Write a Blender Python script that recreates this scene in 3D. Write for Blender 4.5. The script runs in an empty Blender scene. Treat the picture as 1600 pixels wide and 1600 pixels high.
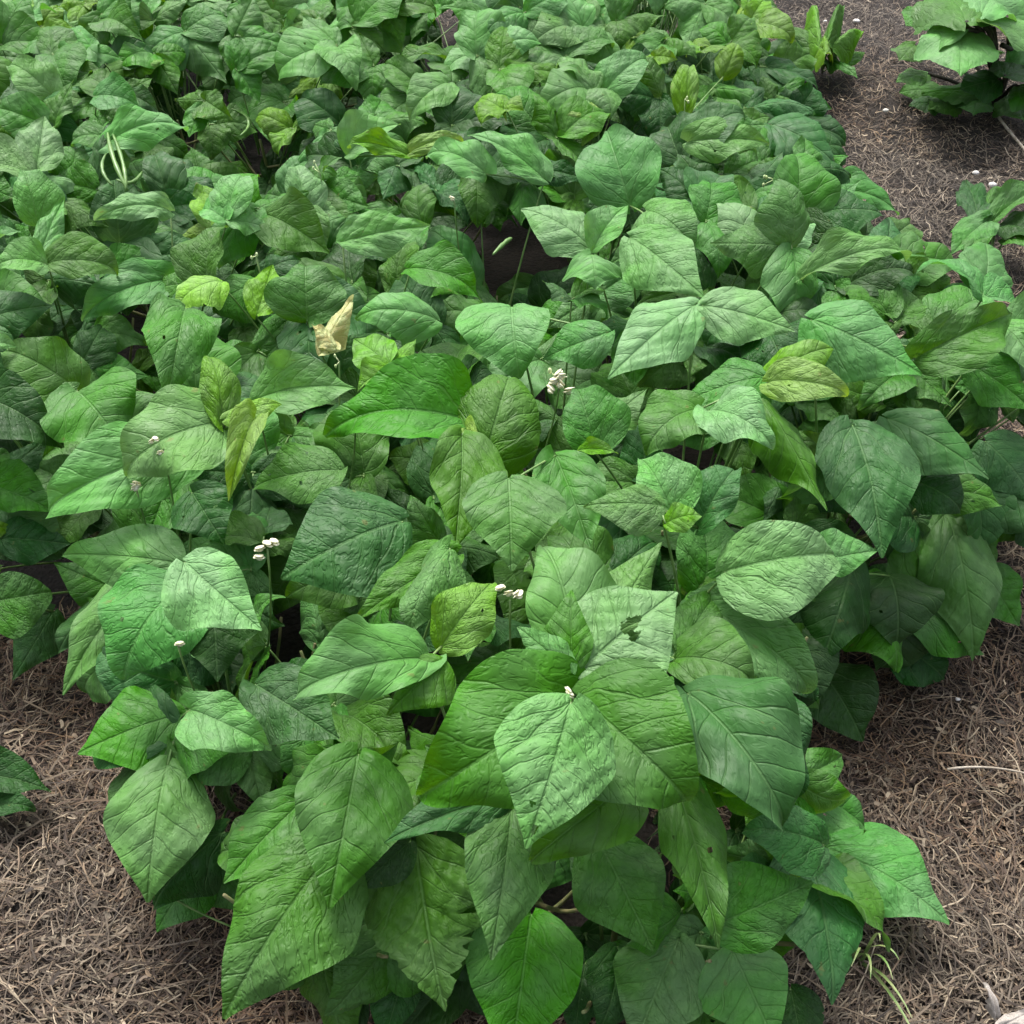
import bpy, math, random
import numpy as np
from mathutils import Vector, Matrix
random.seed(11); RNG = np.random.default_rng(11)
scene = bpy.context.scene
col = scene.collection
R = math.radians

# ------------------------------------------------------------------ camera
CAM_H, PITCH, FOV = 1.35, 40.0, 46.0
cam_d = bpy.data.cameras.new('camera'); cam = bpy.data.objects.new('camera', cam_d); col.objects.link(cam)
cam_d.sensor_width = 36; cam_d.angle = R(FOV); cam_d.clip_start = .02; cam_d.clip_end = 200
cam.location = (0, 0, CAM_H); cam.rotation_euler = (R(90 - PITCH), 0, 0)
scene.camera = cam
scene.cycles.max_bounces = 5; scene.cycles.diffuse_bounces = 2; scene.cycles.glossy_bounces = 2; scene.cycles.transmission_bounces = 3
scene.render.resolution_x = scene.render.resolution_y = 1024
# ------------------------------------------------------------------ light
w = bpy.data.worlds.new('World'); scene.world = w; w.use_nodes = True
nt = w.node_tree; bg = nt.nodes['Background']
sky = nt.nodes.new('ShaderNodeTexSky'); sky.sky_type = 'NISHITA'; sky.sun_disc = False
SUN_EL, SUN_AZ = 62, 335
sky.sun_elevation = R(SUN_EL); sky.sun_rotation = R(SUN_AZ); sky.air_density = 1.0; sky.dust_density = 4.0; sky.ozone_density = 1.0
cl = nt.nodes.new('ShaderNodeHueSaturation'); cl.inputs['Saturation'].default_value = .40      # the even grey light of a cloudy sky
nt.links.new(sky.outputs[0], cl.inputs['Color']); # an overcast sky is about three times brighter overhead than at the horizon
tcw = nt.nodes.new('ShaderNodeTexCoord'); sx = nt.nodes.new('ShaderNodeSeparateXYZ'); nt.links.new(tcw.outputs['Generated'], sx.inputs[0])
mr = nt.nodes.new('ShaderNodeMapRange'); mr.inputs[1].default_value = 0.0; mr.inputs[2].default_value = .9; mr.inputs[3].default_value = .30; mr.inputs[4].default_value = 1.5
nt.links.new(sx.outputs[2], mr.inputs[0]); vm = nt.nodes.new('ShaderNodeVectorMath'); vm.operation = 'SCALE'
nt.links.new(cl.outputs[0], vm.inputs[0]); nt.links.new(mr.outputs[0], vm.inputs['Scale']); nt.links.new(vm.outputs[0], bg.inputs[0]); bg.inputs[1].default_value = .12
sd = bpy.data.lights.new('sun', 'SUN'); so = bpy.data.objects.new('sun', sd); col.objects.link(so)
sd.energy = 1.5; sd.angle = R(16); sd.color = (1, .97, .92)
sdir = Vector((math.sin(R(SUN_AZ)) * math.cos(R(SUN_EL)), math.cos(R(SUN_AZ)) * math.cos(R(SUN_EL)), math.sin(R(SUN_EL))))
so.rotation_euler = sdir.to_track_quat('Z', 'Y').to_euler(); so.location = (0, 0, 5)
vs = scene.view_settings; vs.view_transform = 'Standard'; vs.look = 'None'; vs.gamma = 1; vs.exposure = 1.3; vs.use_curve_mapping = False

# ------------------------------------------------------------------ pixel helpers (photo pixels, 1600 wide)
FPX = 800 / math.tan(R(FOV / 2))
CP, SP = math.cos(R(PITCH)), math.sin(R(PITCH))
CAM = Vector((0, 0, CAM_H)); FW = Vector((0, CP, -SP)); UP = Vector((0, SP, CP)); RT = Vector((1, 0, 0))
def ray(px, py): return FW + RT * ((px - 800) / FPX) + UP * ((800 - py) / FPX)     # depth 1
def at_z(px, py, z=0.0):
    r = ray(px, py); return CAM + r * ((z - CAM_H) / r.z)
def project(p):
    d = p - CAM; z = d.dot(FW)
    if z <= .01: return (-9999, -9999, z)
    return (800 + FPX * d.dot(RT) / z, 800 - FPX * d.dot(UP) / z, z)

# ------------------------------------------------------------------ the shape of the bed (plan outline, height)
edge_px = [(430,1640,.03),(300,1440,.03),(215,1330,.03),(180,1180,.04),(165,1060,.05),(90,1010,.05),(-60,1040,.03)]
edge_r = [(1260,1700,.03),(1310,1540,.04),(1270,1330,.05),(1200,1200,.04),(1290,1100,.04),(1420,1030,.04),(1520,950,.05),(1640,900,.05),
          (1720,800,.1),(1690,640,.2),(1560,500,.25),(1450,400,.25),(1330,310,.25),(1290,200,.25),(1255,110,.25),(1190,60,.2),(1120,-20,.2)]
P = [at_z(*p) for p in edge_r]; foot = [(p.x, p.y) for p in P]
foot += [(.95, 4.3), (-2.2, 4.3), (-2.2, 1.2)]
P = [at_z(*p) for p in edge_px[::-1]]; foot += [(p.x, p.y) for p in P]
FA = np.array(foot); FB = np.roll(FA, -1, axis=0)
def inside_dist(x, y):                                              # signed distance, + inside
    p = np.array((x, y)); e = FB - FA; wv = p - FA
    t = np.clip((wv * e).sum(1) / (e * e).sum(1), 0, 1)
    d = np.sqrt((((wv - e * t[:, None])) ** 2).sum(1)).min()
    c = ((FA[:, 1] > y) != (FB[:, 1] > y))
    with np.errstate(divide='ignore', invalid='ignore'):
        xi = FA[:, 0] + (y - FA[:, 1]) / (FB[:, 1] - FA[:, 1]) * e[:, 0]
    ins = (np.sum(c & (x < xi)) % 2) == 1
    return d if ins else -d
fur = [at_z(px, py, .25) for px, py in ((60,880),(170,640),(235,500),(330,400),(420,270),(450,180),(470,90))]
fur = [(p.x, p.y) for p in fur]
def furrow(x, y):
    m = 9
    for (ax, ay), (bx, by) in zip(fur[:-1], fur[1:]):
        ex, ey = bx - ax, by - ay; t = max(0, min(1, ((x-ax)*ex + (y-ay)*ey) / (ex*ex + ey*ey)))
        m = min(m, math.hypot(x - ax - t*ex, y - ay - t*ey))
    return m
def canopy(x, y):
    d = inside_dist(x, y)
    if d <= 0: return 0.0
    k = min(d / .26, 1); h = .40 * math.sqrt(1 - (1 - k) ** 2)
    h += k * (.028 * math.sin(x * 6.3 + 1.7 * math.sin(y * 3.1)) + .022 * math.sin(y * 7.1 + x * 4 + 1))
    f = furrow(x, y); h -= .15 * k * math.exp(-(f / .09) ** 2)
    return max(h, .02)
def cnormal(x, y, e=.03):
    n = Vector((canopy(x-e, y) - canopy(x+e, y), canopy(x, y-e) - canopy(x, y+e), 2*e)); n.normalize(); return n
def hit(px, py):
    r = ray(px, py); t = .55
    while t < 6:
        p = CAM + r * t
        if p.z < .5 and p.z <= max(canopy(p.x, p.y), .02): return p
        t += .012
    return CAM + r * 4

# ------------------------------------------------------------------ object helpers
def tag(o, label=None, cat=None, group=None, kind=None):
    if label: o['label'] = label
    if cat: o['category'] = cat
    if group: o['group'] = group
    if kind: o['kind'] = kind
    return o
def link(name, me, parent=None):
    o = bpy.data.objects.new(name, me); col.objects.link(o)
    if parent: o.parent = parent
    return o
def mesh(name, verts, faces, mat, smooth=True, uv=None, colr=None):
    me = bpy.data.meshes.new(name)
    me.from_pydata([tuple(v) for v in verts], [], faces); me.materials.append(mat)
    if smooth: me.polygons.foreach_set('use_smooth', [True] * len(me.polygons))
    if uv is not None:
        ul = me.uv_layers.new(name='blade'); idx = np.zeros(len(me.loops), dtype=np.int32); me.loops.foreach_get('vertex_index', idx)
        ul.data.foreach_set('uv', np.asarray(uv, dtype=np.float32)[idx].ravel())
    me.update(); return me
def tube(pts, rads, V, F, sides=6):                                  # appends a tapered tube
    n0 = len(V); pts = [Vector(p) for p in pts]
    prev = Vector((.3, .2, .9)).normalized()
    for i, p in enumerate(pts):
        d = (pts[min(i+1, len(pts)-1)] - pts[max(i-1, 0)])
        if d.length < 1e-9: d = Vector((0, 0, 1))
        d.normalize(); a = d.cross(prev)
        if a.length < 1e-3: a = d.orthogonal()
        a.normalize(); b = d.cross(a)
        for k in range(sides):
            t = 2*math.pi*k/sides; V.append(p + (a*math.cos(t) + b*math.sin(t)) * rads[i])
    for i in range(len(pts)-1):
        for k in range(sides):
            k2 = (k+1) % sides; F.append((n0+i*sides+k, n0+i*sides+k2, n0+(i+1)*sides+k2, n0+(i+1)*sides+k))
    F.append(tuple(n0 + k for k in range(sides))[::-1]); e = n0 + (len(pts)-1)*sides; F.append(tuple(e + k for k in range(sides)))
def bez(a, b, c, n=7):
    return [a*(1-t)**2 + b*2*t*(1-t) + c*t*t for t in [i/(n-1) for i in range(n)]]
def ell(c, r, V, F, ax=None, nu=8, nv=6, jit=0.0):                 # small lumpy ellipsoid
    n0 = len(V); M = ax or Matrix.Identity(3)
    V.append(Vector(c) + M @ Vector((0, 0, r[2])))
    for i in range(1, nv):
        ph = math.pi*i/nv
        for k in range(nu):
            t = 2*math.pi*k/nu; j = 1 + random.uniform(-jit, jit)
            V.append(Vector(c) + M @ Vector((r[0]*math.sin(ph)*math.cos(t)*j, r[1]*math.sin(ph)*math.sin(t)*j, r[2]*math.cos(ph)*j)))
    V.append(Vector(c) + M @ Vector((0, 0, -r[2])))
    for k in range(nu): F.append((n0, n0+1+k, n0+1+(k+1) % nu))
    for i in range(nv-2):
        for k in range(nu):
            a = n0+1+i*nu; F.append((a+k, a+nu+k, a+nu+(k+1) % nu, a+(k+1) % nu))
    e = len(V)-1; a = n0+1+(nv-2)*nu
    for k in range(nu): F.append((e, a+(k+1) % nu, a+k))

# ------------------------------------------------------------------ materials
class NT:
    def __init__(s, name):
        s.m = bpy.data.materials.new(name); s.m.use_nodes = True; s.t = s.m.node_tree; s.t.nodes.clear()
    def n(s, typ, ins=None, **kw):
        nd = s.t.nodes.new(typ)
        for k, v in kw.items(): setattr(nd, k, v)
        for k, v in (ins or {}).items():
            if hasattr(v, 'links') or isinstance(v, bpy.types.NodeSocket): s.t.links.new(v, nd.inputs[k])
            else: nd.inputs[k].default_value = v
        return nd
    def math(s, op, a, b=None, c=None):
        d = {0: a}
        if b is not None: d[1] = b
        if c is not None: d[2] = c
        return s.n('ShaderNodeMath', d, operation=op).outputs[0]
    def ss(s, x, lo, hi, a=0.0, b=1.0):
        return s.n('ShaderNodeMapRange', {0: x, 1: lo, 2: hi, 3: a, 4: b}, interpolation_type='SMOOTHSTEP', clamp=True).outputs[0]
    def mix(s, f, a, b, bt='MIX'):
        nd = s.t.nodes.new('ShaderNodeMix'); nd.data_type = 'RGBA'; nd.blend_type = bt
        for i, v in ((0, f), (6, a), (7, b)):
            if isinstance(v, bpy.types.NodeSocket): s.t.links.new(v, nd.inputs[i])
            else: nd.inputs[i].default_value = v
        return nd.outputs[2]
    def out(s, sh): s.n('ShaderNodeOutputMaterial', {0: sh}); return s.m

def leaf_material(name, dead=False):
    N = NT(name)
    uv = N.n('ShaderNodeUVMap', uv_map='blade').outputs[0]
    oi = N.n('ShaderNodeObjectInfo'); rnd = oi.outputs['Random']
    off = N.n('ShaderNodeCombineXYZ', {0: 0.0, 1: 0.0, 2: N.math('MULTIPLY', rnd, 37.0)}).outputs[0]
    p3 = N.n('ShaderNodeVectorMath', {0: uv, 1: off}, operation='ADD').outputs[0]
    wob = N.n('ShaderNodeTexNoise', {'Vector': p3, 'Scale': 5.0, 'Detail': 0.0}).outputs['Color']
    wv = N.n('ShaderNodeVectorMath', {0: N.n('ShaderNodeVectorMath', {0: wob, 1: (.5, .5, .5)}, operation='SUBTRACT').outputs[0], 'Scale': .075}, operation='SCALE').outputs[0]
    q = N.n('ShaderNodeVectorMath', {0: uv, 1: wv}, operation='ADD').outputs[0]
    sp = N.n('ShaderNodeSeparateXYZ', {0: q}); s0 = N.n('ShaderNodeSeparateXYZ', {0: uv})
    a = N.math('ABSOLUTE', sp.outputs[0]); Y = sp.outputs[1]; a0 = N.math('ABSOLUTE', s0.outputs[0])
    t = N.math('SUBTRACT', Y, N.math('MULTIPLY', a, .72))
    pp = N.math('PINGPONG', N.math('MULTIPLY', t, 5.5), .5)          # 0 on a side vein, .5 between
    side = N.ss(pp, 0.0, .06, 1, 0)
    mid = N.ss(a0, .004, .016, 1, 0)
    bas = N.ss(N.math('ABSOLUTE', N.math('SUBTRACT', a, N.math('MULTIPLY', Y, .62))), .003, .012, 1, 0)
    bas = N.math('MULTIPLY', bas, N.ss(Y, .35, .62, 1, 0))
    vein = N.math('MAXIMUM', N.math('MAXIMUM', mid, bas), N.math('MULTIPLY', side, .6))
    no = N.n('ShaderNodeTexNoise', {'Vector': p3, 'Scale': 8.0, 'Detail': 2.5, 'Roughness': .55}).outputs[0]
    no2 = N.n('ShaderNodeTexNoise', {'Vector': p3, 'Scale': 2.2, 'Detail': 1.0}).outputs[0]
    cv = N.n('ShaderNodeCombineXYZ', {0: N.math('MULTIPLY', t, 24.0), 1: N.math('MULTIPLY', sp.outputs[0], 24.0), 2: N.math('MULTIPLY', rnd, 50.0)}).outputs[0]
    crn = N.n('ShaderNodeTexNoise', {'Vector': cv, 'Scale': 1.0, 'Detail': 1.5, 'Roughness': .5, 'Distortion': .8}).outputs[0]
    crn = N.ss(crn, .30, .56)                                       # small pillows with narrow creases between
    # height
    crk = oi.outputs['Alpha']
    h = N.math('ADD', N.math('MULTIPLY', N.math('POWER', N.math('MULTIPLY', pp, 2.0), .6), .40), N.math('MULTIPLY', N.math('MULTIPLY', crn, crk), .44))
    h = N.math('ADD', h, N.math('MULTIPLY', N.math('MULTIPLY', no, crk), .9))
    h = N.math('SUBTRACT', h, N.math('MULTIPLY', vein, .55))
    bump = N.n('ShaderNodeBump', {'Strength': .7, 'Distance': .0034, 'Height': h}).outputs[0]
    # colour: object colour, mottled; paler veins; edge slightly yellow; underside paler
    base = oi.outputs['Color']
    hsv = N.n('ShaderNodeHueSaturation', {'Hue': N.math('ADD', .482, N.math('MULTIPLY', rnd, .022)), 'Saturation': N.ss(no2, .3, .7, .88, 1.08),
              'Value': N.math('MULTIPLY', N.ss(no, .3, .7, .90, 1.10), N.ss(rnd, 0, 1, .88, 1.12)), 'Fac': 1.0, 'Color': base}).outputs[0]
    c = N.mix(N.math('MULTIPLY', vein, .16), hsv, (.20, .36, .13, 1))
    spots = N.ss(no, .70, .76)
    c = N.mix(N.math('MULTIPLY', spots, .5), c, (.17, .16, .05, 1))
    if dead:
        br = N.ss(N.n('ShaderNodeTexNoise', {'Vector': p3, 'Scale': 4.0, 'Detail': 6.0}).outputs[0], .42, .62)
        c = N.mix(br, (.52, .56, .26, 1), (.46, .42, .17, 1))
        c = N.mix(N.math('MULTIPLY', vein, .6), c, (.45, .50, .16, 1))
    bf = N.n('ShaderNodeNewGeometry').outputs['Backfacing']
    under = N.mix(.5, c, (.20, .33, .15, 1))
    cc = N.mix(bf, c, under)
    pr = N.n('ShaderNodeBsdfPrincipled', {'Base Color': cc, 'Roughness': N.ss(no, .3, .7, .48, .62), 'Normal': bump, 'Specular IOR Level': .32,
             'Sheen Weight': .02, 'Sheen Roughness': .5, 'Sheen Tint': (.8, 1, .85, 1)}).outputs[0]
    tc = N.n('ShaderNodeHueSaturation', {'Hue': .475, 'Saturation': 1.12, 'Value': 1.5, 'Fac': 1.0, 'Color': c}).outputs[0]
    tr = N.n('ShaderNodeBsdfTranslucent', {'Color': tc}).outputs[0]
    return N.out(N.n('ShaderNodeMixShader', {0: .28, 1: pr, 2: tr}).outputs[0])
M_LEAF = leaf_material('bean leaf'); M_DEAD = leaf_material('withered leaf', True)

def simple(name, c1, c2, rough=.5, scale=30.0, sss=0.0, bump=.0, trans=0.0):
    N = NT(name); tcn = N.n('ShaderNodeTexCoord').outputs['Object']
    no = N.n('ShaderNodeTexNoise', {'Vector': tcn, 'Scale': scale, 'Detail': 4.0}).outputs[0]
    c = N.mix(N.ss(no, .35, .65), (*c1, 1), (*c2, 1))
    ins = {'Base Color': c, 'Roughness': rough}
    if bump: ins['Normal'] = N.n('ShaderNodeBump', {'Strength': .6, 'Distance': bump, 'Height': no}).outputs[0]
    sh = N.n('ShaderNodeBsdfPrincipled', ins).outputs[0]
    if trans: sh = N.n('ShaderNodeMixShader', {0: trans, 1: sh, 2: N.n('ShaderNodeBsdfTranslucent', {'Color': c}).outputs[0]}).outputs[0]
    return N.out(sh)
M_PET = simple('petiole', (.09, .19, .04), (.17, .27, .08), .5, 40)
M_STEM = simple('stem', (.12, .17, .05), (.22, .20, .09), .6, 40)
M_FLOWER = simple('petal', (.86, .83, .52), (.90, .88, .70), .6, 200, trans=.25)
M_BUD = simple('bud', (.45, .58, .22), (.62, .70, .38), .5, 200)
M_POD = simple('pod', (.07, .16, .03), (.13, .24, .06), .4, 60)
M_WOOD = simple('dark wood', (.02, .017, .013), (.055, .045, .035), .8, 60, bump=.002)
M_TWIG = simple('dry twig', (.30, .25, .19), (.42, .37, .30), .8, 80, bump=.001)
M_STONE = simple('pale stone', (.55, .52, .47), (.80, .78, .73), .8, 150, bump=.001)
M_GRASS = simple('grass blade', (.14, .25, .06), (.28, .33, .13), .5, 60, trans=.2)

# straw and soil
def ground_material():
    N = NT('soil'); tcn = N.n('ShaderNodeTexCoord').outputs['Object']
    n1 = N.n('ShaderNodeTexNoise', {'Vector': tcn, 'Scale': 3.0, 'Detail': 6.0}).outputs[0]
    n2 = N.n('ShaderNodeTexNoise', {'Vector': tcn, 'Scale': 70.0, 'Detail': 8.0, 'Roughness': .7}).outputs[0]
    n3 = N.n('ShaderNodeTexVoronoi', {'Vector': tcn, 'Scale': 120.0}).outputs[0]
    c = N.mix(N.ss(n1, .35, .65), (.016, .011, .008, 1), (.030, .021, .015, 1))
    c = N.mix(N.ss(n2, .42, .66), c, (.012, .009, .007, 1))
    h = N.math('ADD', n2, N.math('MULTIPLY', n3, .5))
    b = N.n('ShaderNodeBump', {'Strength': 1.0, 'Distance': .008, 'Height': h}).outputs[0]
    return N.out(N.n('ShaderNodeBsdfPrincipled', {'Base Color': c, 'Roughness': .95, 'Normal': b}).outputs[0])
def straw_material():
    N = NT('dry straw'); a = N.n('ShaderNodeAttribute', attribute_name='tint').outputs['Color']
    return N.out(N.n('ShaderNodeBsdfPrincipled', {'Base Color': a, 'Roughness': .75}).outputs[0])
M_SOIL, M_STRAW = ground_material(), straw_material()

# ------------------------------------------------------------------ ground
def gz(x, y): return .012*math.sin(x*5+y*2) + .010*math.sin(y*6.3-x*3) + .006*math.sin(x*17+y*13)
n = 90; V = []; F = []
xs = np.concatenate([[-60, -20, -6], np.linspace(-2.6, 2.6, n), [6, 20, 60]]); ys = np.concatenate([[-40, -5], np.linspace(-.5, 6, n), [12, 30, 90]])
for yy in ys:
    for xx in xs:
        V.append((xx, yy, gz(xx, yy) - .02 if abs(xx) < 3 and -1 < yy < 7 else -.02))
for j in range(len(ys)-1):
    for i in range(len(xs)-1):
        a = j*len(xs)+i; F.append((a, a+1, a+len(xs)+1, a+len(xs)))
tag(link('ground', mesh('ground', V, F, M_SOIL)), kind='structure')

def strands(N, name, xr, yr, mode, seed, lmin, lmax, wmin, wmax, zmax):
    g = np.random.default_rng(seed); pts = []
    while len(pts) < N:
        x = g.uniform(*xr); y = yr[0] * (yr[1]/yr[0]) ** g.uniform() if mode == 'log' else g.uniform(*yr)
        pr = project(Vector((x, y, 0)))
        if not (-120 < pr[0] < 1720 and -150 < pr[1] < 1750): continue
        if inside_dist(x, y) > .16: continue
        pts.append((x, y))
    pts = np.array(pts); n = len(pts); S = 5
    # patches share a direction a little
    ang = (np.sin(pts[:, 0]*7+pts[:, 1]*5) * 1.3 + np.cos(pts[:, 1]*11-pts[:, 0]*6)) + g.normal(0, 1.0, n)
    L = g.uniform(lmin, lmax, n); W = g.uniform(wmin, wmax, n); cur = g.normal(0, 1.1, n); tilt = g.normal(0, .13, n)
    z0 = g.uniform(0, 1, n)**1.5 * zmax
    gzv = .012*np.sin(pts[:, 0]*5+pts[:, 1]*2) + .010*np.sin(pts[:, 1]*6.3-pts[:, 0]*3) + .006*np.sin(pts[:, 0]*17+pts[:, 1]*13) - .02
    V = np.zeros((n, S, 2, 3), np.float32); x = pts[:, 0].copy(); y = pts[:, 1].copy()
    for s in range(S):
        th = ang + cur*(s/(S-1)-.5); ww = W*(1 - .55*abs(s/(S-1)-.4))
        px, py = -np.sin(th)*ww/2, np.cos(th)*ww/2
        z = gzv + .004 + z0 + tilt*L*(s/(S-1)-.5) + .012*np.sin(s*1.3+z0*300)*L/.1
        z = np.maximum(z, gzv+.001)
        V[:, s, 0] = np.stack([x-px, y-py, z], 1); V[:, s, 1] = np.stack([x+px, y+py, z+ww*.5*np.sin(z0*900)], 1)
        x = x + np.cos(th)*L/(S-1); y = y + np.sin(th)*L/(S-1)
    Vf = V.reshape(-1, 3); b = (np.arange(n)*S*2)[:, None]
    Fs = np.concatenate([b + np.array([[2*s, 2*s+2, 2*s+3, 2*s+1]]) for s in range(S-1)], 1).reshape(-1, 4)
    me = bpy.data.meshes.new(name); me.vertices.add(len(Vf)); me.vertices.foreach_set('co', Vf.ravel())
    me.loops.add(Fs.size); me.loops.foreach_set('vertex_index', Fs.ravel().astype(np.int32))
    me.polygons.add(len(Fs)); me.polygons.foreach_set('loop_start', np.arange(0, Fs.size, 4, dtype=np.int32))
    me.materials.append(M_STRAW); me.update(calc_edges=True)
    pal = np.array([(.30, .235, .18), (.23, .155, .105), (.15, .085, .052), (.42, .35, .27), (.19, .14, .11), (.08, .045, .03), (.27, .18, .11), (.22, .165, .125), (.10, .06, .04)])
    gry = np.array([.27, .245, .225])
    patch = np.clip(.5+.6*np.sin(pts[:, 0]*5.1+2.2)*np.cos(pts[:, 1]*4.3+.4)+.25*np.sin(pts[:, 0]*17+pts[:, 1]*13), 0, 1) + .35*(pts[:, 1] > 1.9)
    pi = g.integers(0, len(pal), n); cl = pal[pi]; lum = cl.mean(1, keepdims=True)/.25; cl = (cl*(1-.55*patch[:, None]) + gry*lum*.55*patch[:, None]) * .62 * g.uniform(.35, 1.45, n)[:, None] * np.array([1.03, .96, .80])
    at = me.color_attributes.new('tint', 'FLOAT_COLOR', 'POINT')
    ca = np.ones((n, S*2, 4), np.float32); ca[:, :, :3] = cl[:, None, :]; at.data.foreach_set('color', ca.ravel())
    return me
tag(link('straw_mulch', strands(60000, 'straw_mulch', (-1.6, 1.9), (.55, 5.2), 'log', 3, .016, .065, .0007, .0024, .014)),
    'grey brown dry straw and dead grass covering the bare soil round the bean bed', 'straw', kind='stuff')
tag(link('leaf_crumbs', strands(9000, 'leaf_crumbs', (-1.6, 1.9), (.55, 5.2), 'log', 5, .006, .018, .0025, .0065, .015)),
    'small flat brown crumbs of dead leaf mixed into the straw', 'leaf litter', kind='stuff')
tag(link('long_dry_stalks', strands(1500, 'long_dry_stalks', (-1.6, 1.9), (.55, 5.0), 'log', 8, .08, .17, .0014, .0028, .024)),
    'longer pale dry grass stalks scattered over the straw', 'dry stalks', kind='stuff')

# ------------------------------------------------------------------ leaflet meshes (unit length, base at origin, tip at +Y)
WU = [0, .015, .05, .12, .24, .36, .48, .60, .72, .83, .91, .96, 1.0]
WW = [.06, .30, .58, .82, .98, 1.0, .90, .72, .50, .30, .15, .075, .012]
WR = [.04, .20, .45, .72, .93, 1.0, .86, .64, .42, .24, .12, .06, .010]
UT = np.linspace(0, 1, 401)
def smooth_tab(w):                                                   # round off the corners of the outline
    t = np.interp(UT, WU, w); k = np.exp(-(np.arange(-40, 41)/16.0)**2); k /= k.sum()
    sm = np.convolve(np.pad(t, 40, mode='edge'), k, mode='valid'); b = np.clip(UT/.12, 0, 1)
    return t*(1-b) + sm*b
WT1, WT2 = smooth_tab(WW), smooth_tab(WR)
def wfun(u, sh=0.0, k=0.0):
    u = min(1, max(0, u)); u2 = min(1, max(0, u + sh * math.sin(math.pi*u)))
    return float(np.interp(u2, UT, WT1)) * (1-k) + float(np.interp(u2, UT, WT2)) * k
def leaflet_mesh(seed, asym=0.0, bend=.6, cross=.3, fold=0.0, wave=.03, quilt=1.0, tipcurl=0.0, nu=36, nv=26, hole=None, ragged=0.0, mat=None, width=.80, name='leaflet', sh=None):
    g = random.Random(seed); sh = g.uniform(-.08, .07) if sh is None else sh; kk = g.uniform(0, .8)
    ph = [g.uniform(0, 6.28) for _ in range(6)]; V = []; UVs = []
    us = [ (i/nu) ** 1.25 for i in range(nu+1)]
    # centre line by integrating the bend angle
    cy, cz, ang = [0], [0], [bend*.45]
    twist = g.uniform(-.25, .25)
    for i in range(1, nu+1):
        du = us[i]-us[i-1]; k = bend*1.6*(.5+us[i]) + (tipcurl*6 if us[i] > .78 else 0)
        k += .5*math.sin(us[i]*9+ph[5])
        a2 = ang[-1] - k*du; cy.append(cy[-1]+math.cos(a2)*du); cz.append(cz[-1]+math.sin(a2)*du); ang.append(a2)
    for i, u in enumerate(us):
        hw = wfun(u, sh, kk)*width/2; th = ang[i]
        for j in range(nv+1):
            v = -1 + 2*j/nv; side = 1+asym if v > 0 else 1-asym
            hws = hw*side
            edge = 1 + .018*math.sin(u*13+ph[0]+(3 if v > 0 else 0)) + .006*math.sin(u*31+ph[1]*(1 if v > 0 else 2))
            if ragged and abs(v) > .0 and u > .35:
                rr = .5+.5*math.sin(u*37+ph[2]+v*3); edge *= 1 - ragged*rr*(.5+.5*math.sin(u*91+ph[3])) * (1 if v < 0 else .4)
            s = v*hws*edge; a = abs(s)
            back = -.075*(abs(v)**1.5)*max(0, 1-u/.22)**1.3       # rounded basal lobes
            # cross-section: curve + fold about the midrib
            c = cross*1.6; x = s*(1 - (c*s)**2/6) if abs(c) > 0 else s
            z = -c*s*s + fold*a
            x *= math.cos(min(1, abs(fold)))
            z += wave*math.sin(u*8+ph[2]+(2.2 if v > 0 else 0))*abs(v)**1.6 + wave*.7*math.sin(u*17+ph[3]+(1 if v > 0 else 4))*abs(v)**3
            # quilting between the veins
            y = u+back; t = (y - .72*a + .030*math.sin(s*19+ph[1]) + .025*math.sin(u*11+ph[5]+s*8))*5.5; pp = abs((t % 1) - .5)*2   # 1 on vein
            q = (1-pp**2)*.0095*min(1, a/.08)*(1 - .6*abs(v)**3)
            q += .009*math.sin(s*17+ph[3]+y*5)*math.sin(y*15+ph[2]-s*4)*min(1, a/.06)
            q += .006*math.sin(s*55+ph[4]+u*9)*math.sin(u*47+ph[0]) * min(1, a/.05)
            q -= .010*math.exp(-(a/.022)**2) + .008*math.exp(-((a-.62*y)/.03)**2)*(1 if y < .5 else 0)
            z += q*quilt
            z *= 1 - .7*u**4
            z += twist*s*(u-.3)*.8
            yy = cy[i] + back*math.cos(th) - z*math.sin(th); zz = cz[i] + back*math.sin(th) + z*math.cos(th)
            x += .05*asym*math.sin(u*math.pi)
            V.append(Vector((x, yy, zz))); UVs.append((s, y))
    m = nv//2; b = V[m].copy(); t = V[nu*(nv+1)+m].copy() - b; L = t.length
    rot = t.rotation_difference(Vector((0, 1, 0))).to_matrix()
    V = [rot @ (p-b) / L for p in V]
    if L < .55:
        V = [p*.75 for p in V]
    F = []
    for i in range(nu):
        for j in range(nv):
            a = i*(nv+1)+j
            if hole:
                s, y = UVs[a]; k = False
                for hx, hy, rx, ry in hole:
                    if ((s-hx)/rx)**2 + ((y-hy)/ry)**2 < 1 + .3*math.sin(math.atan2(y-hy, s-hx)*5): k = True
                if k: continue
            F.append((a, a+1, a+nv+2, a+nv+1))
    me = mesh(name, V, F, mat or M_LEAF, uv=UVs)
    return me
TERM, LATL, LATR = [], [], []
BITES = {3: [(.14, .55, .016, .022), (-.10, .38, .012, .010)], 7: [(-.16, .42, .020, .014), (.05, .72, .010, .016), (.2, .3, .012, .012)], 10: [(.10, .30, .014, .012)]}
for k in range(12):
    g = random.Random(100+k)
    kw = dict(bend=g.uniform(.15, 1.25), cross=g.uniform(-.3, 1.2), fold=g.uniform(-.38, .36), wave=g.uniform(.02, .075), quilt=g.uniform(.6, 1.4), tipcurl=g.choice((0, 0, .3, -.2)))
    TERM.append(leaflet_mesh(200+k, 0, hole=BITES.get(k), ragged=.16 if k in (4, 9) else 0.0, **kw)); LATL.append(leaflet_mesh(300+k, .20, **kw)); LATR.append(leaflet_mesh(400+k, -.20, **kw))
CURLED = [leaflet_mesh(500+k, 0, bend=1.1, cross=.4, fold=.65, wave=.05) for k in range(3)]
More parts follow.
